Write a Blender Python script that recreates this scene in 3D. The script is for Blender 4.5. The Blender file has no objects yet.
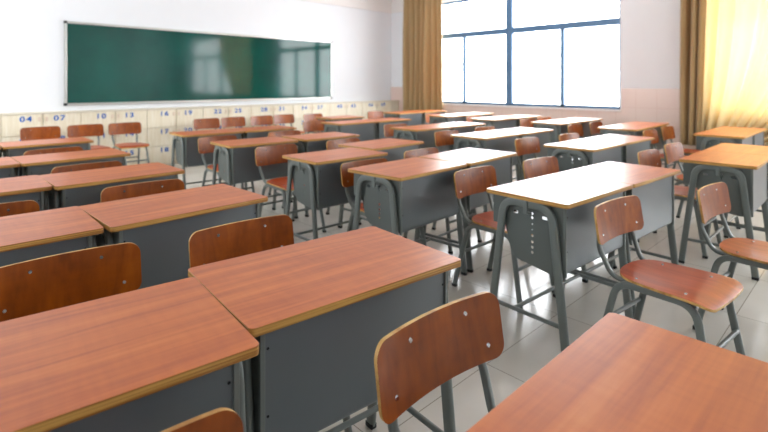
import bpy, bmesh, math, random
from mathutils import Vector, Matrix
random.seed(7)
C = bpy.context.scene.collection
R = math.radians
scene = bpy.context.scene

# ------------------------------------------------------------------ materials
def new_mat(name):
    m = bpy.data.materials.new(name); m.use_nodes = True
    nt = m.node_tree; b = nt.nodes['Principled BSDF']
    return m, nt, b
def srgb(r, g, b):
    f = lambda c: (c/255/12.92) if c/255 <= .04045 else ((c/255+.055)/1.055)**2.4
    return (f(r), f(g), f(b), 1)
def plain(name, col, rough=.5, metal=0, spec=.5, coat=0, noise=0.0):
    m, nt, b = new_mat(name)
    b.inputs['Base Color'].default_value = col
    b.inputs['Roughness'].default_value = rough
    b.inputs['Metallic'].default_value = metal
    b.inputs['Specular IOR Level'].default_value = spec
    b.inputs['Coat Weight'].default_value = coat
    if noise:
        tc = nt.nodes.new('ShaderNodeTexCoord'); n = nt.nodes.new('ShaderNodeTexNoise')
        n.inputs['Scale'].default_value = 6; n.inputs['Detail'].default_value = 5
        mx = nt.nodes.new('ShaderNodeMixRGB'); mx.blend_type = 'MULTIPLY'
        cr = nt.nodes.new('ShaderNodeMapRange'); cr.inputs['To Min'].default_value = 1-noise; cr.inputs['To Max'].default_value = 1+noise*.3
        nt.links.new(tc.outputs['Object'], n.inputs['Vector']); nt.links.new(n.outputs['Fac'], cr.inputs['Value'])
        mx.inputs['Fac'].default_value = 1; mx.inputs['Color1'].default_value = col
        nt.links.new(cr.outputs['Result'], mx.inputs['Color2']); nt.links.new(mx.outputs['Color'], b.inputs['Base Color'])
    return m
def wood(name, dark, mid, light, scale=(1.2, 14, 14), rough=.3, fig=.35, coat=0.0, spec=.5, ring=9):
    """laminate with a long grain, cathedral rings and a cross figure"""
    m, nt, b = new_mat(name); N = nt.nodes.new; L = nt.links.new
    tc = N('ShaderNodeTexCoord'); oi = N('ShaderNodeObjectInfo')
    mul = N('ShaderNodeMath'); mul.operation = 'MULTIPLY'; mul.inputs[1].default_value = 37.0
    L(oi.outputs['Random'], mul.inputs[0])
    add = N('ShaderNodeVectorMath'); add.operation = 'ADD'
    L(tc.outputs['Object'], add.inputs[0]); L(mul.outputs[0], add.inputs[1])
    mp = N('ShaderNodeMapping'); mp.inputs['Scale'].default_value = scale; L(add.outputs[0], mp.inputs['Vector'])
    n1 = N('ShaderNodeTexNoise'); n1.inputs['Scale'].default_value = 1.0; n1.inputs['Detail'].default_value = 3; n1.inputs['Distortion'].default_value = .4
    L(mp.outputs[0], n1.inputs['Vector'])
    k = N('ShaderNodeMath'); k.operation = 'MULTIPLY'; k.inputs[1].default_value = ring; L(n1.outputs['Fac'], k.inputs[0])
    fr = N('ShaderNodeMath'); fr.operation = 'PINGPONG'; fr.inputs[1].default_value = 1; L(k.outputs[0], fr.inputs[0])
    mp2 = N('ShaderNodeMapping'); mp2.inputs['Scale'].default_value = tuple(s*7 if i else s*3 for i, s in enumerate(scale)); L(add.outputs[0], mp2.inputs['Vector'])
    if scale[0] > scale[1]: mp2.inputs['Scale'].default_value = (scale[0]*7, scale[1]*7, scale[2]*3)
    n2 = N('ShaderNodeTexNoise'); n2.inputs['Scale'].default_value = 1; n2.inputs['Detail'].default_value = 4; L(mp2.outputs[0], n2.inputs['Vector'])
    mp3 = N('ShaderNodeMapping'); mp3.inputs['Scale'].default_value = (55, 9, 9) if scale[0] < scale[1] else (9, 9, 55); L(add.outputs[0], mp3.inputs['Vector'])
    n3 = N('ShaderNodeTexNoise'); n3.inputs['Scale'].default_value = 1; n3.inputs['Detail'].default_value = 2; L(mp3.outputs[0], n3.inputs['Vector'])
    a1 = N('ShaderNodeMath'); a1.operation = 'MULTIPLY'; a1.inputs[1].default_value = .45; L(fr.outputs[0], a1.inputs[0])
    a2 = N('ShaderNodeMath'); a2.operation = 'MULTIPLY_ADD'; a2.inputs[1].default_value = .5; L(n2.outputs['Fac'], a2.inputs[0]); L(a1.outputs[0], a2.inputs[2])
    a3 = N('ShaderNodeMath'); a3.operation = 'MULTIPLY_ADD'; a3.inputs[1].default_value = fig; L(n3.outputs['Fac'], a3.inputs[0]); L(a2.outputs[0], a3.inputs[2])
    cr = N('ShaderNodeValToRGB'); e = cr.color_ramp.elements
    e[0].position = .25; e[0].color = dark; e[1].position = 1.0; e[1].color = light
    x = e.new(.62); x.color = mid
    L(a3.outputs[0], cr.inputs['Fac']); L(cr.outputs['Color'], b.inputs['Base Color'])
    b.inputs['Roughness'].default_value = rough; b.inputs['Specular IOR Level'].default_value = spec
    b.inputs['Coat Weight'].default_value = coat; b.inputs['Coat Roughness'].default_value = .3
    return m
def plywood(name, base, line, freq):
    m, nt, b = new_mat(name); N = nt.nodes.new; L = nt.links.new
    tc = N('ShaderNodeTexCoord'); n = N('ShaderNodeTexNoise'); mp = N('ShaderNodeMapping')
    mp.inputs['Scale'].default_value = freq; L(tc.outputs['Object'], mp.inputs['Vector']); L(mp.outputs[0], n.inputs['Vector'])
    n.inputs['Scale'].default_value = 1; n.inputs['Detail'].default_value = 3
    cr = N('ShaderNodeValToRGB'); e = cr.color_ramp.elements
    e[0].position = .36; e[0].color = line; e[1].position = .56; e[1].color = base
    L(n.outputs['Fac'], cr.inputs['Fac']); L(cr.outputs['Color'], b.inputs['Base Color']); b.inputs['Roughness'].default_value = .45
    return m

M = {}
M['top'] = wood('desk laminate', srgb(184, 86, 30), srgb(212, 114, 46), srgb(228, 142, 74), scale=(1.3, 13, 13), rough=.36, fig=.24, spec=.65, ring=4, coat=.12)
M['edge'] = plywood('desk plywood edge', srgb(205, 158, 84), srgb(150, 98, 40), (3, 3, 190))
M['chairwood'] = wood('chair laminate', srgb(120, 54, 4), srgb(154, 76, 8), srgb(184, 102, 22), scale=(13, 13, 1.3), rough=.3, fig=.2, spec=.42, ring=4)
M['seatwood'] = wood('seat laminate', srgb(160, 62, 24), srgb(186, 80, 36), srgb(206, 106, 56), scale=(13.1, 1.3, 13), rough=.3, fig=.12, spec=.5, ring=4, coat=.15)
M['chairedge'] = plywood('chair plywood edge', srgb(226, 182, 110), srgb(176, 124, 62), (20, 20, 20))
M['metal'] = plain('grey painted steel', srgb(112, 119, 116), .32, 0, .6, noise=.06)
M['panel'] = plain('grey painted sheet steel', srgb(98, 106, 111), .38, 0, .9, noise=.1)
M['plate'] = plain('grey painted side plate', srgb(98, 105, 102), .36, 0, .55, noise=.06)
M['rubber'] = plain('black rubber', srgb(22, 22, 24), .6)
M['screw'] = plain('zinc screw', srgb(205, 205, 208), .22, 1)
M['rivet'] = plain('dark rivet', srgb(30, 34, 36), .4, .6)
M['white'] = plain('white wall paint', srgb(236, 238, 242), .55, 0, .35, noise=.02)
M['ceiling'] = plain('ceiling paint', srgb(245, 245, 245), .8)
M['beam'] = plain('beam paint', srgb(238, 234, 232), .6, noise=.02)
M['winframe'] = plain('blue grey window frame', srgb(84, 120, 156), .35, .1)
M['alu'] = plain('aluminium board frame', srgb(196, 196, 192), .3, .8)
M['blackplastic'] = plain('dark corner cap', srgb(40, 44, 44), .4)
M['blue'] = plain('blue number paint', srgb(10, 96, 184), .5)
M['knob'] = plain('cream knob', srgb(226, 206, 186), .3)
M['lockbody'] = plain('cream locker carcass', srgb(226, 216, 196), .45, noise=.04)
M['lockdoor'] = wood('cream locker door', srgb(232, 220, 194), srgb(240, 230, 208), srgb(244, 238, 222), scale=(14, 14, 1.3), rough=.4, fig=.1)
M['sill'] = plain('white window sill', srgb(236, 226, 222), .4)
# chalkboard
m, nt, b = new_mat('green chalkboard'); N = nt.nodes.new; L = nt.links.new
tc = N('ShaderNodeTexCoord'); n = N('ShaderNodeTexNoise'); n.inputs['Scale'].default_value = 1.6; n.inputs['Detail'].default_value = 6
cr = N('ShaderNodeValToRGB'); cr.color_ramp.elements[0].position = .3; cr.color_ramp.elements[0].color = srgb(0, 62, 54); cr.color_ramp.elements[1].position = .75; cr.color_ramp.elements[1].color = srgb(0, 82, 72)
L(tc.outputs['Object'], n.inputs['Vector']); L(n.outputs['Fac'], cr.inputs['Fac']); L(cr.outputs['Color'], b.inputs['Base Color'])
b.inputs['Roughness'].default_value = .08; b.inputs['Specular IOR Level'].default_value = .36
M['board'] = m
# floor tiles: 0.622 m grid, thin grout
m, nt, b = new_mat('polished floor tile'); N = nt.nodes.new; L = nt.links.new
geo = N('ShaderNodeNewGeometry'); sep = N('ShaderNodeSeparateXYZ'); L(geo.outputs['Position'], sep.inputs[0])
masks = []; cells = []
for ax, off in (('X', 2.307), ('Y', 1.13)):
    a = N('ShaderNodeMath'); a.operation = 'SUBTRACT'; a.inputs[1].default_value = off; L(sep.outputs[ax], a.inputs[0])
    d = N('ShaderNodeMath'); d.operation = 'DIVIDE'; d.inputs[1].default_value = .622; L(a.outputs[0], d.inputs[0])
    p = N('ShaderNodeMath'); p.operation = 'PINGPONG'; p.inputs[1].default_value = .5; L(d.outputs[0], p.inputs[0])
    l = N('ShaderNodeMath'); l.operation = 'LESS_THAN'; l.inputs[1].default_value = .0032; L(p.outputs[0], l.inputs[0]); masks.append(l)
    fl = N('ShaderNodeMath'); fl.operation = 'FLOOR'; L(d.outputs[0], fl.inputs[0]); cells.append(fl)
mx = N('ShaderNodeMath'); mx.operation = 'MAXIMUM'; L(masks[0].outputs[0], mx.inputs[0]); L(masks[1].outputs[0], mx.inputs[1])
cv = N('ShaderNodeCombineXYZ'); L(cells[0].outputs[0], cv.inputs[0]); L(cells[1].outputs[0], cv.inputs[1])
wn = N('ShaderNodeTexWhiteNoise'); L(cv.outputs[0], wn.inputs['Vector'])
n = N('ShaderNodeTexNoise'); n.inputs['Scale'].default_value = 3; n.inputs['Detail'].default_value = 6; L(geo.outputs['Position'], n.inputs['Vector'])
s = N('ShaderNodeMath'); s.operation = 'MULTIPLY_ADD'; s.inputs[1].default_value = .3; L(wn.outputs['Value'], s.inputs[0]); L(n.outputs['Fac'], s.inputs[2])
cr = N('ShaderNodeValToRGB'); cr.color_ramp.elements[0].position = .35; cr.color_ramp.elements[0].color = srgb(204, 200, 190); cr.color_ramp.elements[1].position = .9; cr.color_ramp.elements[1].color = srgb(220, 216, 208)
L(s.outputs[0], cr.inputs['Fac'])
mc = N('ShaderNodeMixRGB'); L(mx.outputs[0], mc.inputs['Fac']); L(cr.outputs['Color'], mc.inputs['Color1']); mc.inputs['Color2'].default_value = srgb(156, 150, 138)
L(mc.outputs['Color'], b.inputs['Base Color'])
b.inputs['Roughness'].default_value = .16; b.inputs['Specular IOR Level'].default_value = .6
M['floor'] = m
# wall tile wainscot
m, nt, b = new_mat('pinkish wall tile'); N = nt.nodes.new; L = nt.links.new
geo = N('ShaderNodeNewGeometry'); sep = N('ShaderNodeSeparateXYZ'); L(geo.outputs['Position'], sep.inputs[0])
ms = []
for ax in ('Y', 'Z'):
    d = N('ShaderNodeMath'); d.operation = 'DIVIDE'; d.inputs[1].default_value = .27; L(sep.outputs[ax], d.inputs[0])
    p = N('ShaderNodeMath'); p.operation = 'PINGPONG'; p.inputs[1].default_value = .5; L(d.outputs[0], p.inputs[0])
    l = N('ShaderNodeMath'); l.operation = 'LESS_THAN'; l.inputs[1].default_value = .012; L(p.outputs[0], l.inputs[0]); ms.append(l)
mx = N('ShaderNodeMath'); mx.operation = 'MAXIMUM'; L(ms[0].outputs[0], mx.inputs[0]); L(ms[1].outputs[0], mx.inputs[1])
mc = N('ShaderNodeMixRGB'); L(mx.outputs[0], mc.inputs['Fac']); mc.inputs['Color1'].default_value = srgb(232, 208, 198); mc.inputs['Color2'].default_value = srgb(222, 192, 180)
L(mc.outputs['Color'], b.inputs['Base Color']); b.inputs['Roughness'].default_value = .22
M['walltile'] = m
# glass
m, nt, b = new_mat('window glass'); nt.nodes.remove(b)
tr = nt.nodes.new('ShaderNodeBsdfTransparent'); gl = nt.nodes.new('ShaderNodeBsdfGlossy'); gl.inputs['Roughness'].default_value = .02
lw = nt.nodes.new('ShaderNodeLayerWeight'); pw = nt.nodes.new('ShaderNodeMath'); pw.operation = 'POWER'; pw.inputs[1].default_value = 5
fz = nt.nodes.new('ShaderNodeMath'); fz.operation = 'MULTIPLY_ADD'; fz.inputs[1].default_value = .9; fz.inputs[2].default_value = .04
nt.links.new(lw.outputs['Facing'], pw.inputs[0]); nt.links.new(pw.outputs[0], fz.inputs[0]); ms = nt.nodes.new('ShaderNodeMixShader')
nt.links.new(fz.outputs[0], ms.inputs[0]); nt.links.new(tr.outputs[0], ms.inputs[1]); nt.links.new(gl.outputs[0], ms.inputs[2])
nt.links.new(ms.outputs[0], nt.nodes['Material Output'].inputs['Surface'])
M['glass'] = m
# curtain cloth: lets daylight through
def cloth(name, col, tcol, fac):
    m, nt, b = new_mat(name)
    b.inputs['Base Color'].default_value = col; b.inputs['Roughness'].default_value = .55; b.inputs['Sheen Weight'].default_value = .3
    tl = nt.nodes.new('ShaderNodeBsdfTranslucent'); tl.inputs['Color'].default_value = tcol
    ms = nt.nodes.new('ShaderNodeMixShader'); ms.inputs[0].default_value = fac
    nt.links.new(b.outputs[0], ms.inputs[1]); nt.links.new(tl.outputs[0], ms.inputs[2])
    nt.links.new(ms.outputs[0], nt.nodes['Material Output'].inputs['Surface'])
    return m
M['curtain'] = cloth('golden brown curtain cloth', srgb(178, 148, 102), srgb(210, 172, 116), .14)
M['sheer'] = cloth('thin golden curtain cloth', srgb(224, 208, 168), srgb(255, 240, 208), .45)

# ------------------------------------------------------------------ mesh helpers
def obj(name, bm, mats, parent=None, smooth=False, bevel=0):
    me = bpy.data.meshes.new(name)
    bmesh.ops.recalc_face_normals(bm, faces=bm.faces)
    bm.to_mesh(me); bm.free()
    for m in (mats if isinstance(mats, (list, tuple)) else [mats]): me.materials.append(m)
    if smooth:
        me.polygons.foreach_set('use_smooth', [True]*len(me.polygons))
        me.set_sharp_from_angle(angle=R(35))
    o = bpy.data.objects.new(name, me); C.objects.link(o)
    if parent: o.parent = parent
    if bevel:
        md = o.modifiers.new('bevel', 'BEVEL'); md.width = bevel; md.segments = 2; md.limit_method = 'ANGLE'
    return o
def empty(name, loc=(0, 0, 0), rz=0):
    o = bpy.data.objects.new(name, None); C.objects.link(o); o.location = loc; o.rotation_euler = (0, 0, rz); o.empty_display_size = .1
    return o
def tag(o, label, cat, group=None):
    o['label'] = label; o['category'] = cat
    if group: o['group'] = group
    return o
def struct(o):
    o['kind'] = 'structure'; return o
def box(bm, x0, x1, y0, y1, z0, z1):
    vs = [bm.verts.new((x, y, z)) for z in (z0, z1) for y in (y0, y1) for x in (x0, x1)]
    for f in ((0, 1, 3, 2), (4, 6, 7, 5), (0, 4, 5, 1), (2, 3, 7, 6), (0, 2, 6, 4), (1, 5, 7, 3)):
        bm.faces.new([vs[i] for i in f])
def cyl(bm, p0, p1, r, n=12, r2=None):
    p0, p1 = Vector(p0), Vector(p1); d = (p1-p0).normalized(); r2 = r if r2 is None else r2
    a = d.orthogonal().normalized(); b = d.cross(a)
    A = [bm.verts.new(p0+(a*math.cos(t)+b*math.sin(t))*r) for t in [2*math.pi*i/n for i in range(n)]]
    B = [bm.verts.new(p1+(a*math.cos(t)+b*math.sin(t))*r2) for t in [2*math.pi*i/n for i in range(n)]]
    for i in range(n): bm.faces.new((A[i], A[(i+1) % n], B[(i+1) % n], B[i]))
    bm.faces.new(A[::-1]); bm.faces.new(B)
def fillet(pts, rads, seg=8):
    out = [Vector(pts[0])]
    for i in range(1, len(pts)-1):
        p, a, c = Vector(pts[i]), Vector(pts[i-1]), Vector(pts[i+1])
        u, v = (a-p).normalized(), (c-p).normalized(); r = rads[i-1] if isinstance(rads, (list, tuple)) else rads
        ang = u.angle(v); t = min(r/math.tan(ang/2), (a-p).length*.48, (c-p).length*.48)
        s, e = p+u*t, p+v*t
        for k in range(seg+1):
            q = k/seg; out.append(s*(1-q)**2+p*2*q*(1-q)+e*q*q)
    out.append(Vector(pts[-1])); return out
def sweep(bm, path, side, hs, hn, rc=None, seg=3):
    """rounded rectangle section, hs along side, hn across"""
    rc = min(hs, hn)*.8 if rc is None else rc; S = Vector(side).normalized()
    prof = []
    for cx, cy, a0 in ((hs-rc, hn-rc, 0), (-hs+rc, hn-rc, 90), (-hs+rc, -hn+rc, 180), (hs-rc, -hn+rc, 270)):
        for k in range(seg+1):
            a = R(a0+90*k/seg); prof.append((cx+rc*math.cos(a), cy+rc*math.sin(a)))
    rings = []
    for i, p in enumerate(path):
        T = (path[min(i+1, len(path)-1)]-path[max(i-1, 0)]).normalized()
        s = (S-T*S.dot(T)).normalized(); n = T.cross(s)
        rings.append([bm.verts.new(p+s*a+n*b) for a, b in prof])
    k = len(prof)
    for A, B in zip(rings, rings[1:]):
        for i in range(k): bm.faces.new((A[i], A[(i+1) % k], B[(i+1) % k], B[i]))
    bm.faces.new(rings[0][::-1]); bm.faces.new(rings[-1])
def rrect(x0, x1, y0, y1, r, seg=6):
    rs = r if isinstance(r, (list, tuple)) else [r]*4
    out = []
    for (cx, cy, a0, rr) in ((x1-rs[0], y1-rs[0], 0, rs[0]), (x0+rs[1], y1-rs[1], 90, rs[1]), (x0+rs[2], y0+rs[2], 180, rs[2]), (x1-rs[3], y0+rs[3], 270, rs[3])):
        for k in range(seg+1):
            a = R(a0+90*k/seg); out.append((cx+rr*math.cos(a), cy+rr*math.sin(a)))
    return out
def slab(bm, outline, f0, f1, edge_mat=1, chamf=.0015):
    """outline in 2D; f0(u,v)/f1(u,v) give the two skins; faces 0 = skins, 1 = rim"""
    n = len(outline)
    cx = sum(p[0] for p in outline)/n; cy = sum(p[1] for p in outline)/n
    levels = [1.0, .995, .9, .75, .55, .3]
    def skin(f):
        rings = [[bm.verts.new(f(cx+(u-cx)*l, cy+(v-cy)*l)) for u, v in outline] for l in levels]
        for A, B in zip(rings, rings[1:]):
            for i in range(n): bm.faces.new((A[i], A[(i+1) % n], B[(i+1) % n], B[i]))
        bm.faces.new(rings[-1]); return rings[0]
    a = skin(f0); b = skin(f1)
    for i in range(n):
        f = bm.faces.new((a[i], b[i], b[(i+1) % n], a[(i+1) % n])); f.material_index = edge_mat
def tree_copy(o, parent=None):
    c = o.copy(); C.objects.link(c); c.parent = parent
    for ch in o.children: tree_copy(ch, c)
    return c

# ------------------------------------------------------------------ school desk (0.60 x 0.40, top at 0.665); student sits at +y
TOPZ = .665
def plate_mesh():
    """side plate with its real holes, cut as a filled curve, in the y-z plane"""
    cu = bpy.data.curves.new('plate_outline', 'CURVE'); cu.dimensions = '2D'; cu.fill_mode = 'BOTH'; cu.extrude = .0012
    def poly(pts):
        s = cu.splines.new('POLY'); s.points.add(len(pts)-1); s.use_cyclic_u = True
        for p, q in zip(s.points, pts): p.co = (q[0], q[1], 0, 1)
    out = [Vector((x, y, 0)) for x, y in ((-.172, .644), (-.172, .372), (-.12, .352), (.055, .378), (.088, .415), (.118, .53), (.125, .644))]
    pts = fillet([out[-1]]+out+[out[0]], [.001, .025, .03, .03, .04, .03, .001], 4)
    uniq = []
    for p in pts:
        if not uniq or (p-uniq[-1]).length > 1e-4: uniq.append(p)
    if (uniq[0]-uniq[-1]).length < 1e-4: uniq.pop()
    poly([(p.x, p.y) for p in uniq])
    for i, z in enumerate((.59, .572, .545, .52, .495, .468, .445, .423)):
        r = .0065 if i not in (2, 3) else .003
        poly([(-.022+r*math.cos(-t), z+r*math.sin(-t)) for t in [2*math.pi*k/10 for k in range(10)]])
    for y0, z0 in ((.048, .575), (-.095, .575)):
        poly([(y0, z0), (y0, z0+.013), (y0+.026, z0+.013), (y0+.026, z0)])
    ob = bpy.data.objects.new('tmp_plate', cu); C.objects.link(ob)
    dg = bpy.context.evaluated_depsgraph_get(); dg.update()
    me = bpy.data.meshes.new_from_object(ob.evaluated_get(dg)); bpy.data.objects.remove(ob)
    me.transform(Matrix(((0, 0, 1, 0), (1, 0, 0, 0), (0, 1, 0, 0), (0, 0, 0, 1))))
    me.name = 'side_plate'; me.materials.clear(); me.materials.append(M['plate'])
    return me
def make_desk():
    t = empty('school_desk')
    bm = bmesh.new()
    ol = rrect(-.305, .305, -.202, .202, .013)
    slab(bm, ol, lambda u, v: (u, v, TOPZ), lambda u, v: (u, v, TOPZ-.018))
    for f in bm.faces:
        if f.calc_center_median().z < TOPZ-.0175: f.material_index = 1
    obj('desktop', bm, [M['top'], M['edge']], t, True, bevel=.0022)
    # front panel, lower corners rounded and bottom rolled back
    bm = bmesh.new()
    pts = fillet([(0, -.172, .644), (0, -.172, .372), (0, -.150, .358)], .02, 4)
    prev = None; first = None
    for p in pts:
        sh = 0 if p.z > .40 else (.40-p.z)*.5
        ny = .003 if p.z > .38 else .001; nz = 0 if p.z > .39 else .003
        xs = (-.268+sh, -.13, .0, .13, .268-sh)
        row = [bm.verts.new((x, p.y, p.z)) for x in xs], [bm.verts.new((x, p.y+ny, p.z+nz)) for x in xs]
        if prev:
            for i in range(4):
                bm.faces.new((prev[0][i], prev[0][i+1], row[0][i+1], row[0][i])); bm.faces.new((prev[1][i+1], prev[1][i], row[1][i], row[1][i+1]))
            for i in (0, 4): bm.faces.new((prev[0][i], row[0][i], row[1][i], prev[1][i]))
        else: first = row
        prev = row
    for i in range(4):
        for q in (first, prev): bm.faces.new((q[0][i], q[0][i+1], q[1][i+1], q[1][i]))
    pn = obj('front_panel', bm, M['panel'], t, True)
    for s in (-1, 1):
        bm = bmesh.new(); box(bm, s*.268-.006, s*.268+.006, -.178, -.166, .36, .644)
        fl = obj('flange', bm, M['metal'], pn, bevel=.002)
        for z in (.60, .46):
            bm = bmesh.new(); cyl(bm, (s*.255, -.174, z), (s*.255, -.1745, z), .003, 10); obj('rivet', bm, M['rivet'], pn)
    # book box, open to the student side
    bm = bmesh.new()
    box(bm, -.262, .262, -.166, .185, .512, .515)
    box(bm, -.266, -.263, .10, .185, .512, .643); box(bm, .263, .266, .10, .185, .512, .643)
    box(bm, -.262, .262, .175, .185, .512, .522)
    obj('book_box', bm, M['plate'], t)
    pm = plate_mesh()
    for s in (-1, 1):
        o = bpy.data.objects.new('side_plate', pm); C.objects.link(o); o.parent = t; o.location = (s*.2715, 0, 0)
        # U-shaped leg tube
        bm = bmesh.new(); X = s*.287
        path = fillet([(X, -.188, .012), (X, -.128, .612), (X, -.10, .636), (X, .07, .636), (X, .098, .612), (X, .188, .012)], [.04, .05, .05, .04], 6)
        path = fillet([(X, -.190, .012), (X, -.122, .632), (X, .112, .632), (X, .190, .012)], .075, 10)
        sweep(bm, path, (1, 0, 0), .0105, .018)
        lf = obj('leg_frame', bm, M['metal'], t, True)
        for y in (-.190, .190):
            bm = bmesh.new(); box(bm, X-.0115, X+.0115, y-.0175, y+.0175, 0, .018); obj('rubber_foot', bm, M['rubber'], lf, bevel=.003)
        bm = bmesh.new(); sweep(bm, [Vector((X, -.170, .16)), Vector((X, .170, .16))], (1, 0, 0), .007, .009)
        obj('side_rail', bm, M['metal'], t, True)
        bm = bmesh.new(); box(bm, X-.004+s*.012, X+.004+s*.012, -.016, .004, .590, .645); box(bm, X-s*.012-.004, X+s*.02+.004 if s > 0 else X+.016, -.02, .008, .582, .594)
        obj('bracket', bm, M['metal'], t, bevel=.002)
    bm = bmesh.new(); sweep(bm, [Vector((-.28, .06, .16)), Vector((.28, .06, .16))], (0, 1, 0), .008, .008)
    obj('crossbar', bm, M['metal'], t, True)
    return t

# ------------------------------------------------------------------ school chair, faces -y, backrest top 0.645, seat 0.39
def make_chair():
    t = empty('school_chair')
    lean = .16
    def back(u, v, d):
        # u across, v up; concave to the sitter, gently tilted back
        y = .214 - .62*u*u + (v-.575)*lean + d
        return (u, y, v)
    bm = bmesh.new()
    ol = rrect(-.193, .193, .500, .647, [.034, .034, .03, .03], 7)
    ol2 = []
    for i, p in enumerate(ol):                       # extra points on the long edges so that they bend
        q = ol[(i+1) % len(ol)]; ol2.append(p)
        d = math.dist(p, q)
        if d > .04:
            k = int(d/.02)
            for j in range(1, k): ol2.append((p[0]+(q[0]-p[0])*j/k, p[1]+(q[1]-p[1])*j/k))
    # slight crown of top and bottom edge
    ol2 = [(u, v+.001*(1-(u/.193)**2)) for u, v in ol2]
    slab(bm, ol2, lambda u, v: back(u, v, 0), lambda u, v: back(u, v, .0095))
    br = obj('backrest', bm, [M['chairwood'], M['chairedge']], t, True, bevel=.0012)
    for u, v in ((-.146, .534), (.146, .534), (-.088, .618), (.088, .618)):
            p = Vector(back(u, v, 0)); bm = bmesh.new()
            cyl(bm, p+Vector((0, .002, 0)), p+Vector((0, -.0022, 0)), .0062, 12, .0045); obj('screw', bm, M['screw'], br, True)
    # seat
    def seat(u, v, d):
        z = .392 - d - .010*math.exp(-((u/.12)**2+((v-.02)/.12)**2)) - (max(0, -v-.13)**2)*3.5 + max(0, v-.08)**2*.6
        return (u, v, z)
    bm = bmesh.new(); ol = []
    ol += [(.178-.04+.04*math.cos(R(a)), -.160+.04*math.sin(R(a))) for a in range(0, -91, -15)]
    ol += [(x, -.2-.004*(1-(x/.14)**2)) for x in (.1, .05, 0, -.05, -.1)]
    ol += [(-.178+.04+.04*math.cos(R(a)), -.160+.04*math.sin(R(a))) for a in range(-90, -181, -15)]
    ol += [(-.176, -.1), (-.170, -.03), (-.163, .03)]
    ol += [(-.158*math.cos(R(a))**.8, .06+.105*math.sin(R(a))**.9) for a in range(5, 90, 9)]
    ol += [(0, .165)]
    ol += [(.158*math.cos(R(a))**.8, .06+.105*math.sin(R(a))**.9) for a in range(86, 4, -9)]
    ol += [(.163, .03), (.170, -.03), (.176, -.1)]
    slab(bm, ol, lambda u, v: seat(u, v, 0), lambda u, v: seat(u, v, .0095))
    st = obj('seat', bm, [M['seatwood'], M['chairedge']], t, True, bevel=.0012)
    for u, v in ((-.118, .075), (.118, .075), (-.125, -.10), (.125, -.10)):
        p = Vector(seat(u, v, 0)); bm = bmesh.new()
        cyl(bm, p-Vector((0, 0, .001)), p+Vector((0, 0, .0022)), .006, 12, .0045); obj('screw', bm, M['screw'], st, True)
    for s in (-1, 1):
        # one bent tube: rear leg, seat rail, front leg
        bm = bmesh.new()
        P = [(s*.166, .222, .012), (s*.148, .135, .366), (s*.148, -.14, .366), (s*.170, -.205, .012)]
        path = fillet(P, [.075, .075], 9)
        sweep(bm, path, (1, 0, 0), .0095, .0135)
        sf = obj('side_frame', bm, M['metal'], t, True)
        for q in (P[0], P[-1]):
            bm = bmesh.new(); box(bm, q[0]-.0105, q[0]+.0105, q[1]-.0145, q[1]+.0145, 0, .018); obj('rubber_foot', bm, M['rubber'], sf, bevel=.003)
        # backrest post: down behind the backrest, bends forward under the seat
        bm = bmesh.new(); yb = back(.125, .6, .012)[1]+.008
        path = fillet([(s*.088, yb+.012, .632), (s*.146, yb-.018, .48), (s*.130, .165, .372), (s*.130, .03, .372)], [.08, .06], 8)
        sweep(bm, path, (1, 0, 0), .0105, .0085)
        obj('back_post', bm, M['metal'], t, True)
    for y, z in ((.182, .20), (-.176, .20)):
        bm = bmesh.new(); xx = .157; sweep(bm, [Vector((-xx, y, z)), Vector((xx, y, z))], (0, 1, 0), .0085, .0085)
        obj('crossbar', bm, M['metal'], t, True)
    for y in (.10, -.13):
        bm = bmesh.new(); box(bm, -.145, .145, y-.012, y+.012, .358, .368); obj('seat_support', bm, M['metal'], t)
    return t

# ------------------------------------------------------------------ placing desks
BLOCK = ['in the left block', 'in the second block from the left', 'in the third block from the left', 'in the window-side block']
desk_proto = make_desk(); used = [False]
def place_desk(x, y, rot, label, group):
    o = desk_proto if not used[0] else tree_copy(desk_proto); used[0] = True
    o.location = (x, y, 0); o.rotation_euler = (0, 0, R(rot)); tag(o, label, 'desk', group); return o
G0, G1, G2, G3 = ('desks of the left block', 'desks of the second block', 'desks of the third block', 'desks of the window-side block')
def pair(cx, cy, rot, la, lb, g, gap=.614):
    c, s = math.cos(R(rot))*gap/2, math.sin(R(rot))*gap/2
    place_desk(cx-c, cy-s, rot, la, g); place_desk(cx+c, cy+s, rot, lb, g)
# left block, near to far
place_desk(.752, .200, 0, 'reddish desktop cut off by the bottom right corner, nearest desk to the camera', G0)
place_desk(.180, 1.032, -6.3, 'orange-brown grained desktop filling the bottom left corner', G0)
place_desk(.796, 1.032, -5.5, 'large reddish-brown desk in the left foreground with its whole dark front panel in view', G0)
place_desk(.160, 2.02, -1.2, 'desk cut by the left edge, directly behind the chair of the bottom left desk', G0)
place_desk(.776, 2.010, 1.8, 'desk in the left block directly behind the large foreground desk and its chair', G0)
place_desk(.170, 2.92, -.2, 'short visible end of a desk at the left edge, third row from the foreground', G0)
place_desk(.782, 2.900, 1.2, 'desk of the left block between the second-row desk and the long desk farther back', G0)
place_desk(.160, 3.81, 1.0, 'leftmost desk end at the picture edge, fourth row of the left block', G0)
place_desk(.775, 3.81, 1.3, 'long desk of the left block, second row from the lockers, red chair edge behind it', G0)
place_desk(.180, 4.86, 0, 'leftmost desk end at the picture edge in the row nearest the lockers', G0)
place_desk(.800, 4.86, .3, 'farthest desk of the left block, before the row of orange chairs at the lockers', G0)
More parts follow.
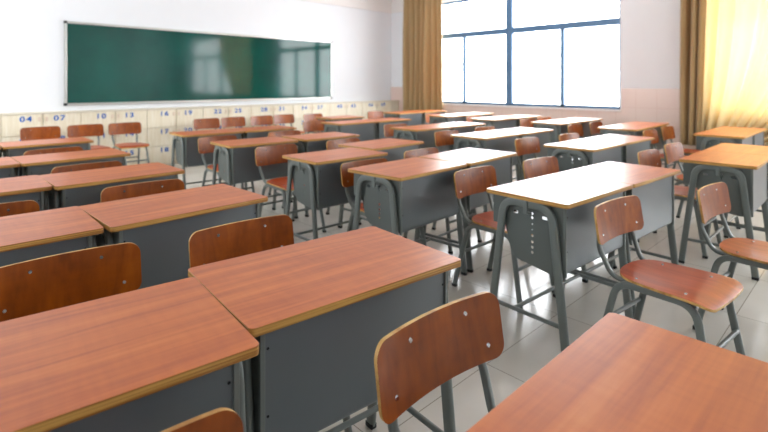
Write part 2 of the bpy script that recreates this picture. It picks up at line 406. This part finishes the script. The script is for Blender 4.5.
# second block
pair(2.485, 1.030, -4.0, 'nearest glossy desk right of centre, perforated side plate and leg frame in full view',
     'reddish glare-streaked desk joined to the right of the nearest glossy desk, pale panel beneath', G1)
place_desk(2.080, 1.93, 2.6, 'desk at the picture centre, top red-brown at left and bright at right', G1)
place_desk(2.712, 1.96, 3.4, 'white-gleaming desk joined behind right of the central desk', G1)
place_desk(2.080, 2.61, -1.3, 'desk left of centre with a pale patch of glare and a perforated side plate', G1)
place_desk(2.740, 2.84, 3.0, 'pinkish desktop just behind and left of the central desk', G1)
place_desk(2.068, 3.69, -2.5, 'brown desk with dark panel behind a red chair, second row from the lockers', G1)
place_desk(2.735, 3.65, -1.4, 'pinkish desk to the right of the brown dark-panelled desk, second row from the lockers', G1)
pair(2.43, 4.71, -2.4, 'pale-topped desk by the lockers, below two orange chair backs, left of its pair',
     'brown-topped desk joined right of the pale desk by the lockers', G1)
# third block
pair(4.125, .710, 0, 'brown desktop at the right edge with large leg frame behind a red chair',
     'far half of the joined desktops at the right edge, beyond the seam', G2)
pair(4.180, 1.65, -2.0, 'gleaming white desk right of centre, left of the pair behind the joined red-topped desks',
     'pale desk right of the seam in the gleaming pair, panel light blue-grey', G2)
pair(4.240, 2.63, -1.3, 'white-gleaming desk above centre, left of a pair with a red chair back to its left',
     'right-hand desk of the white pair above centre, dark leg gap beside it', G2)
pair(4.380, 3.57, -1.4, 'red-tinged desk above centre with dark leg frame, left half of its pair',
     'whitish right half of the red-tinged pair above centre', G2)
pair(4.290, 4.71, -1.4, 'pinkish desk under the right end of the chalkboard, left half of its pair',
     'right half of the pinkish pair under the right end of the chalkboard', G2)
place_desk(4.46, 5.50, -2.5, 'single dark-edged desk in the third block, nearest the lockers', G2)
# window-side block
pair(5.985, 1.07, 0, 'desk below the golden curtain at the right edge, light top with grey frame',
     'far half of the desk pair below the golden curtain', G3)
pair(6.030, 2.01, 1.2, 'left half of the desk pair below the bare piece of wall beside the window',
     'right half of the pair below the bare wall piece, orange chair behind', G3)
pair(6.200, 2.89, -.6, 'white desktop below the widest window pane, left half, two orange chairs at its right end',
     'right half of the white pair below the widest window pane', G3)
pair(6.190, 3.80, -2.0, 'desk below the thick window mullion, left half of its pair',
     'desk below the thick window mullion, right half of its pair', G3)
pair(6.260, 4.66, 0, 'desk below the left window panes, left half of the second row from the lockers',
     'desk below the left window panes, right half of the second row from the lockers', G3)
pair(6.300, 5.68, -.6, 'farthest desk in front of the left curtain, left half',
     'farthest desk in front of the left curtain, right half', G3)

# ------------------------------------------------------------------ placing chairs (x, y of backrest middle)
chair_proto = make_chair(); cu_ = [False]
def chair(x, y, rot, label, group):
    o = chair_proto if not cu_[0] else tree_copy(chair_proto); cu_[0] = True
    a = R(rot); o.location = (x+.215*math.sin(a), y-.215*math.cos(a), 0); o.rotation_euler = (0, 0, a)
    tag(o, label, 'chair', group); return o
K0, K1, K2, K3 = ('chairs of the left block', 'chairs of the second block', 'chairs of the third block', 'chairs of the window-side block')
chair(.822, .672, -3, 'brown chair at the bottom centre, its curved backrest with four screws nearest the camera', K0)
chair(.175, .700, 3, 'chair whose backrest tip peeks in at the bottom edge, left of centre', K0)
chair(.852, 1.605, -4, 'brown chair tucked behind the large foreground desk, backrest corner above its top', K0)
chair(.325, 1.660, -3, 'brown chair at the left edge behind the bottom left desk, wide backrest in view', K0)
chair(.200, 2.545, 0, 'chair with only its backrest corner at the left edge, second row of the left block', K0)
chair(.835, 2.590, -3, 'chair behind the second-row desk of the left block, low dark red backrest strip', K0)
chair(.785, 3.455, 0, 'chair behind the third-row desk of the left block, thin red backrest strip', K0)
chair(.785, 4.455, 2, 'chair behind the fourth-row desk of the left block, orange sliver of backrest', K0)
KW = 'chairs lined up in front of the lockers'
chair(1.066, 6.80, 0, 'leftmost orange chair in front of the lockers', KW)
chair(1.520, 6.80, 0, 'second orange chair from the left in front of the lockers', KW)
chair(1.955, 6.78, 0, 'third orange chair from the left at the lockers, seat and legs in view', KW)
chair(3.030, 6.78, 0, 'pale orange chair at the lockers, above the pale-topped desk', KW)
chair(3.450, 6.80, 0, 'orange chair at the lockers, right neighbour of the pale orange one', KW)
chair(3.915, 6.78, 0, 'orange-red chair at the lockers, beyond the brown-topped desk', KW)
chair(4.330, 6.80, 0, 'whitish glaring chair back at the lockers, right end of the four behind the brown desk', KW)
chair(4.780, 6.62, 0, 'pinkish chair back at the lockers left of the single dark-edged desk', KW)
chair(6.050, 6.46, 0, 'pale pink chair back at the lockers, left of the farthest window-side desk', KW)
chair(2.080, 4.41, 0, 'red chair left of centre between the pale-topped desk and the brown desk', K1)
chair(2.810, 4.40, -2, 'chair back showing a pink strip behind the pinkish desk, second row from the lockers', K1)
chair(2.110, 3.425, 0, 'red chair left of centre with orange seat, before the dark panel of the brown desk', K1)
chair(2.780, 3.39, 0, 'pink-red chair back between the left-of-centre desk and the desk behind it', K1)
chair(2.105, 2.350, -4, 'red-brown chair whose seat shows between the two desks left of the picture centre', K1)
chair(2.775, 2.455, 0, 'pale pink glaring chair back behind the central white-gleaming desk', K1)
chair(2.370, 1.680, -2, 'red chair between the central desk and the nearest glossy desk, full backrest in view', K1)
chair(3.000, 1.600, -6, 'red chair behind the nearest glossy desk, backrest top above its far edge', K1)
chair(2.150, .795, -6, 'red chair right of centre, whole glossy seat in view above the bottom right desk', K1)
chair(2.785, .585, -5, 'red chair at the right edge before a large leg frame, seat partly cut off', K1)
chair(3.925, 1.225, -3, 'pinkish red chair behind the right-edge desks, left of two', K2)
chair(4.535, 1.225, -3, 'pale pink chair with tall shining backrest, right of two behind the right-edge desks', K2)
chair(4.050, 2.290, -3, 'red chair with pale shine between the two white pairs right of centre', K2)
chair(4.690, 2.190, -3, 'pink chair back low behind the gleaming pair right of centre', K2)
chair(4.040, 3.215, -2, 'red chair left of the white pair above centre', K2)
chair(4.750, 3.215, -2, 'thin red chair back behind the right half of the white pair above centre', K2)
chair(4.290, 4.215, -4, 'dark red chair left of the red-tinged desk above centre', K2)
chair(3.925, 5.400, 0, 'pale chair back directly left of the pinkish pair under the chalkboard', K2)
chair(5.670, 1.750, -2, 'orange-brown chair between the window pair and the desk below the golden curtain, left of two', K3)
chair(6.290, 1.755, -2, 'orange-brown chair beside the dark curtain base, right of two', K3)
chair(5.800, 2.630, 0, 'orange chair behind the pair under the bare wall piece, left of two', K3)
chair(6.380, 2.615, 0, 'orange chair at the right end of the white window pair, right of two', K3)
chair(6.220, 3.500, -3, 'pink chair back behind the white window pair, left of two', K3)
chair(6.740, 3.520, -3, 'orange chair back sliver behind the white window pair, right of two', K3)
chair(6.200, 4.400, 0, 'small salmon chair back beneath the left window panes', K3)
chair(6.290, 5.300, 0, 'salmon chair back right of the farthest window-side desk', K3)

# ------------------------------------------------------------------ room shell
XW, YW, X0, Y0, ZC = 7.32, 7.30, -1.7, -4.2, 3.1
bm = bmesh.new(); box(bm, X0, XW, Y0, YW, -.1, 0); struct(obj('floor', bm, M['floor']))
bm = bmesh.new(); box(bm, X0-.2, XW+.25, Y0-.2, YW+.2, ZC, ZC+.15); struct(obj('ceiling', bm, M['ceiling']))
bm = bmesh.new(); box(bm, X0-.2, XW+.25, YW, YW+.2, -.1, ZC); struct(obj('wall_back', bm, M['white']))
bm = bmesh.new(); box(bm, X0-.2, XW+.25, Y0-.2, Y0, -.1, ZC); struct(obj('wall_front', bm, M['white']))
def holed_wall(name, x0, x1, holes, mat):
    """wall in a y-z plane with rectangular openings (y0,y1,z0,z1)"""
    bm = bmesh.new(); ys = sorted({Y0, YW}|{h[0] for h in holes}|{h[1] for h in holes}); zs = sorted({-.1, ZC}|{h[2] for h in holes}|{h[3] for h in holes})
    for a, b_ in zip(ys, ys[1:]):
        for c, d in zip(zs, zs[1:]):
            my, mz = (a+b_)/2, (c+d)/2
            if any(h[0] < my < h[1] and h[2] < mz < h[3] for h in holes): continue
            box(bm, x0, x1, a, b_, c, d)
    bmesh.ops.remove_doubles(bm, verts=bm.verts[:], dist=1e-4)
    return struct(obj(name, bm, mat))
SZ, TZ, HZ = .772, 2.062, 2.72
wins = [(2.643, 6.42, SZ, HZ), (-3.3, 1.60, SZ, HZ)]
holed_wall('wall_right', XW, XW+.24, wins, M['white'])
fill_wins = [(3.9, 6.4, 1.1, 2.4)]  # unseen window opening, added as fill to lighten the back wall
holed_wall('wall_left', X0-.2, X0, fill_wins, M['white'])
def window(n, xin, y0, y1, z0, z1, mull, thick, tz, mat, s=1):
    w = empty('window_%d' % n, (xin, (y0+y1)/2, z0)); struct(w)
    inv = Matrix.Translation(Vector((xin, (y0+y1)/2, z0))).inverted()
    def part(name, bm, m): bm.transform(inv); return obj(name, bm, m, w)
    x0, x1 = sorted((xin+s*.07, xin+s*.12))
    bm = bmesh.new()
    box(bm, x0, x1, y0, y1, z0, z0+.045); box(bm, x0, x1, y0, y1, z1-.045, z1)
    box(bm, x0, x1, y0, y0+.04, z0, z1); box(bm, x0, x1, y1-.04, y1, z0, z1)
    part('window_frame', bm, mat)
    if tz:
        bm = bmesh.new(); box(bm, x0-.01, x1, y0, y1, tz-.05, tz+.05); part('transom', bm, mat)
    for y in thick:
        bm = bmesh.new(); box(bm, x0-.012, x1, y-.06, y+.06, z0, z1); part('mullion', bm, mat)
    for y in mull:
        bm = bmesh.new(); box(bm, x0, x1, y-.03, y+.03, z0, tz or z1); part('mullion', bm, mat)
    cuts = sorted([y0]+list(mull)+list(thick)+[y1])
    for a, b_ in zip(cuts, cuts[1:]):
        bm = bmesh.new(); box(bm, (x0+x1)/2-.003, (x0+x1)/2+.003, a+.015, b_-.015, z0+.02, (tz or z1)-.02); part('pane', bm, M['glass'])
    if tz:
        cuts = sorted([y0]+list(thick)+[y1])
        for a, b_ in zip(cuts, cuts[1:]):
            bm = bmesh.new(); box(bm, (x0+x1)/2-.003, (x0+x1)/2+.003, a+.015, b_-.015, tz+.02, z1-.02); part('pane', bm, M['glass'])
    bm = bmesh.new(); xs = sorted((xin-s*.03, xin+s*.2)); box(bm, xs[0], xs[1], y0-.02, y1+.02, z0-.028, z0)
    part('window_sill', bm, M['sill'])
window(1, XW, *wins[0][:2], SZ, HZ, (3.549, 5.46), (4.498,), TZ, M['winframe'])
window(2, XW, *wins[1][:2], SZ, HZ, (.4, -2.1), (-.85,), TZ, M['winframe'])
for i, h in enumerate(fill_wins): window(3+i, X0, *h, ((h[0]+h[1])/2,), (), None, M['winframe'], s=-1)  # frame and glass of the added fill window, out of view
# tiled dado on the window wall, below and beside the windows
bm = bmesh.new()
T = .012
for a, b_, z1 in ((Y0, -3.32, 1.08), (-3.32, 1.62, SZ-.03), (1.62, 2.623, 1.08), (2.623, 6.44, SZ-.03), (6.44, YW, 1.08)):
    box(bm, XW-T, XW, a, b_, 0, z1)
struct(obj('trim_1', bm, M['walltile']))
bm = bmesh.new(); box(bm, X0, XW, YW-.035, YW, 2.645, ZC); struct(obj('trim_2', bm, M['beam']))
bm = bmesh.new(); box(bm, XW-.035, XW, 6.62, YW-.035, 2.645, ZC); struct(obj('trim_3', bm, M['beam']))

# ------------------------------------------------------------------ chalkboard
cb = empty('chalkboard', (3.545, YW, .867)); tag(cb, 'long green glossy chalkboard with aluminium frame on the back wall', 'chalkboard')
W2, Hb = 2.155, 1.083
bm = bmesh.new(); box(bm, -W2+.02, W2-.02, -.022, 0, .02, Hb-.02); obj('board_surface', bm, M['board'], cb)
for nme, a in (('frame_rail', (-W2+.03, W2-.03, -.036, 0, 0, .03)), ('frame_rail', (-W2+.03, W2-.03, -.036, 0, Hb-.03, Hb)),
               ('frame_stile', (-W2, -W2+.03, -.036, 0, .03, Hb-.03)), ('frame_stile', (W2-.03, W2, -.036, 0, .03, Hb-.03))):
    bm = bmesh.new(); box(bm, *a); obj(nme, bm, M['alu'], cb, bevel=.004)
for sx in (-1, 1):
    for z in (-.003, Hb-.032):
        bm = bmesh.new(); x = sx*(W2-.015); box(bm, x-.018, x+.018, -.04, 0, z, z+.035); obj('corner_cap', bm, M['blackplastic'], cb, bevel=.004)

# ------------------------------------------------------------------ lockers with blue numbers
YF = 7.05; PITCH = .79
def text_mesh(s):
    cu = bpy.data.curves.new('t', 'FONT'); cu.body = s; cu.size = .086; cu.space_character = 1.25; cu.align_x = 'CENTER'; cu.align_y = 'CENTER'; cu.extrude = .001; cu.offset = .0022
    ob = bpy.data.objects.new('t', cu); C.objects.link(ob)
    dg = bpy.context.evaluated_depsgraph_get(); dg.update()
    me = bpy.data.meshes.new_from_object(ob.evaluated_get(dg)); bpy.data.objects.remove(ob)
    me.transform(Matrix.Scale(1.25, 4, (1, 0, 0))); me.transform(Matrix.Rotation(R(90), 4, 'X')); me.name = 'number'; me.materials.clear(); me.materials.append(M['blue'])
    return me
words = ['two doors wide, leftmost', 'second from the left', 'third from the left', 'fourth from the left', 'fifth from the left', 'sixth from the left', 'seventh from the left', 'eighth from the left', 'last before the window corner']
for k in range(9):
    cx = 1.13+PITCH*(k-1); n0 = 4+6*(k-1)
    x0, x1 = cx-PITCH/2, min(cx+PITCH/2, XW-.005)
    if x1-x0 < .2: continue
    if k == 8: x1 = XW-.015
    L_ = empty('locker', (cx, YF, 0))
    nums = '%02d' % max(n0, 1) if n0 > 0 else '01'
    lab = 'cream wooden locker unit along the back wall, ' + (('with doors numbered %02d to %02d' % (n0, n0+5)) if n0 > 0 else 'leftmost, beside number 04')
    tag(L_, lab, 'locker', 'numbered lockers under the chalkboard')
    bm = bmesh.new(); box(bm, x0-cx, x1-cx, .016, YW-YF-.002, 0, .785); obj('carcass', bm, M['lockbody'], L_)
    bm = bmesh.new(); box(bm, x0-cx, x1-cx, -.008, YW-YF-.002, .785, .80); obj('locker_top', bm, M['lockbody'], L_)
    for r in range(3):
        zt = .78-.254*r
        for s in (-1, 1):
            a, b_ = sorted((s*.006, s*(PITCH/2-.004)))
            b_ = min(b_, x1-cx-.004)
            if b_-a < .1: continue
            bm = bmesh.new(); box(bm, a, b_, 0, .016, zt-.248, zt); d = obj('door', bm, M['lockdoor'], L_, bevel=.002)
            num = n0+r+(3 if s > 0 else 0)
            if num > 0:
                o = bpy.data.objects.new('number', text_mesh('%02d' % num)); C.objects.link(o); o.parent = d
                o.location = (s*.168, -.0015, zt-.055)
            for dz in (-.045, -.072):
                bm = bmesh.new(); cyl(bm, (s*.036, 0, zt+dz), (s*.036, -.012, zt+dz), .0125, 12); obj('knob', bm, M['knob'], d, True)

# ------------------------------------------------------------------ curtains
def curtain(name, ytop, ybot, ztop, zbot, nf, amp, mat, label, xc, pinch=1.0, phase=0, power=1.0):
    """ytop/ybot: (start,end) along the wall at top and at bottom"""
    bm = bmesh.new(); NS, NZ = nf*12, 30; rows = []
    rnd = [random.uniform(.6, 1.25) for _ in range(nf+2)]; off = [random.uniform(-.25, .25) for _ in range(nf+2)]
    for j in range(NZ+1):
        v = j/NZ; z = ztop+(zbot-ztop)*v; e = v**power
        a = ytop[0]*(1-e)+ybot[0]*e; b_ = ytop[1]*(1-e)+ybot[1]*e; row = []
        for i in range(NS+1):
            u = i/NS; ff = u*nf; k = int(ff); q = ff-k
            am = amp*(rnd[k]*(1-q)+rnd[min(k+1, nf)]*q)*(.75+.35*v*pinch)
            ph = 2*math.pi*(ff+(off[k]*(1-q)+off[min(k+1, nf)]*q))+phase+.5*math.sin(v*3+u*7)
            row.append(bm.verts.new((xc-am*(1+math.sin(ph))-.012*math.sin(5*v+9*u), a+(b_-a)*u+.25*am*math.cos(ph), z)))
        rows.append(row)
    for A, B in zip(rows, rows[1:]):
        for i in range(NS): bm.faces.new((A[i], A[i+1], B[i+1], B[i]))
    o = obj('cloth', bm, mat, None, True)
    md = o.modifiers.new('thick', 'SOLIDIFY'); md.thickness = .002
    return o
c1 = empty('curtain', (XW, 6.4, 0)); tag(c1, 'golden brown curtain hanging gathered at the left end of the window by the corner', 'curtain')
cl = curtain('cloth', (6.84, 5.84), (6.86, 5.80), 3.0, .35, 7, .055, M['curtain'], '', XW-.06); cl.parent = c1; cl.location = (-XW, -6.4, 0)
c2 = empty('curtain', (XW, 1.3, 0)); tag(c2, 'golden curtain glowing with daylight at the right edge, folds swept to the left', 'curtain')
cl = curtain('cloth', (1.83, 1.52), (1.85, 1.58), 3.0, .36, 3, .06, M['curtain'], '', XW-.07); cl.name = 'dark_folds'; cl.parent = c2; cl.location = (-XW, -1.3, 0)  # folds at the curtain's left end, in the darker cloth
cl = curtain('cloth', (1.54, -.6), (1.64, .85), 3.0, .40, 11, .06, M['sheer'], '', XW-.06, power=2.2); cl.parent = c2; cl.location = (-XW, -1.3, 0)
for c, (a, b_) in ((c1, (5.8, 7.2)), (c2, (-1.3, 2.1))):
    bm = bmesh.new(); y = c.location.y
    cyl(bm, (-.09, a-y, 3.02), (-.09, b_-y, 3.02), .014, 12); obj('rod', bm, M['alu'], c, True)

# ------------------------------------------------------------------ daylight
w = bpy.data.worlds.new('sky'); scene.world = w; w.use_nodes = True
nt = w.node_tree; bg = nt.nodes['Background']
tc = nt.nodes.new('ShaderNodeTexCoord'); sp = nt.nodes.new('ShaderNodeSeparateXYZ'); cr = nt.nodes.new('ShaderNodeValToRGB')
nt.links.new(tc.outputs['Generated'], sp.inputs[0]); nt.links.new(sp.outputs['Z'], cr.inputs['Fac'])
cr.color_ramp.elements[0].position = 0.0; cr.color_ramp.elements[0].color = (.80, .84, .86, 1)
cr.color_ramp.elements[1].position = .5; cr.color_ramp.elements[1].color = (.93, .97, 1, 1)
nt.links.new(cr.outputs['Color'], bg.inputs['Color']); bg.inputs['Strength'].default_value = 9.0
def portal(x, y0, y1, z0, z1, ry):
    l = bpy.data.lights.new('window_daylight', 'AREA'); l.shape = 'RECTANGLE'; l.size = z1-z0; l.size_y = y1-y0; l.cycles.is_portal = True
    o = bpy.data.objects.new('window_daylight', l); C.objects.link(o); o.location = (x, (y0+y1)/2, (z0+z1)/2); o.rotation_euler = (0, ry, 0)
for h in wins: portal(XW+.235, *h, R(90))
for h in fill_wins: portal(X0-.195, *h, R(-90))  # sky portal of the added left-wall fill window

# ------------------------------------------------------------------ camera
cam = bpy.data.cameras.new('camera'); co = bpy.data.objects.new('camera', cam); C.objects.link(co)
co.location = (0, 0, 1.145); co.rotation_euler = (R(90), 0, R(-44.2))
cam.sensor_width = 36; cam.lens = 485.4/768*36; cam.shift_y = -(216-83.9)/768; cam.clip_start = .02
cam.dof.use_dof = True; cam.dof.focus_distance = 1.3; cam.dof.aperture_fstop = 3.4
scene.camera = co
vs = scene.view_settings; vs.view_transform = 'Standard'; vs.look = 'None'; vs.gamma = 1; vs.use_curve_mapping = False; vs.exposure = 0.8
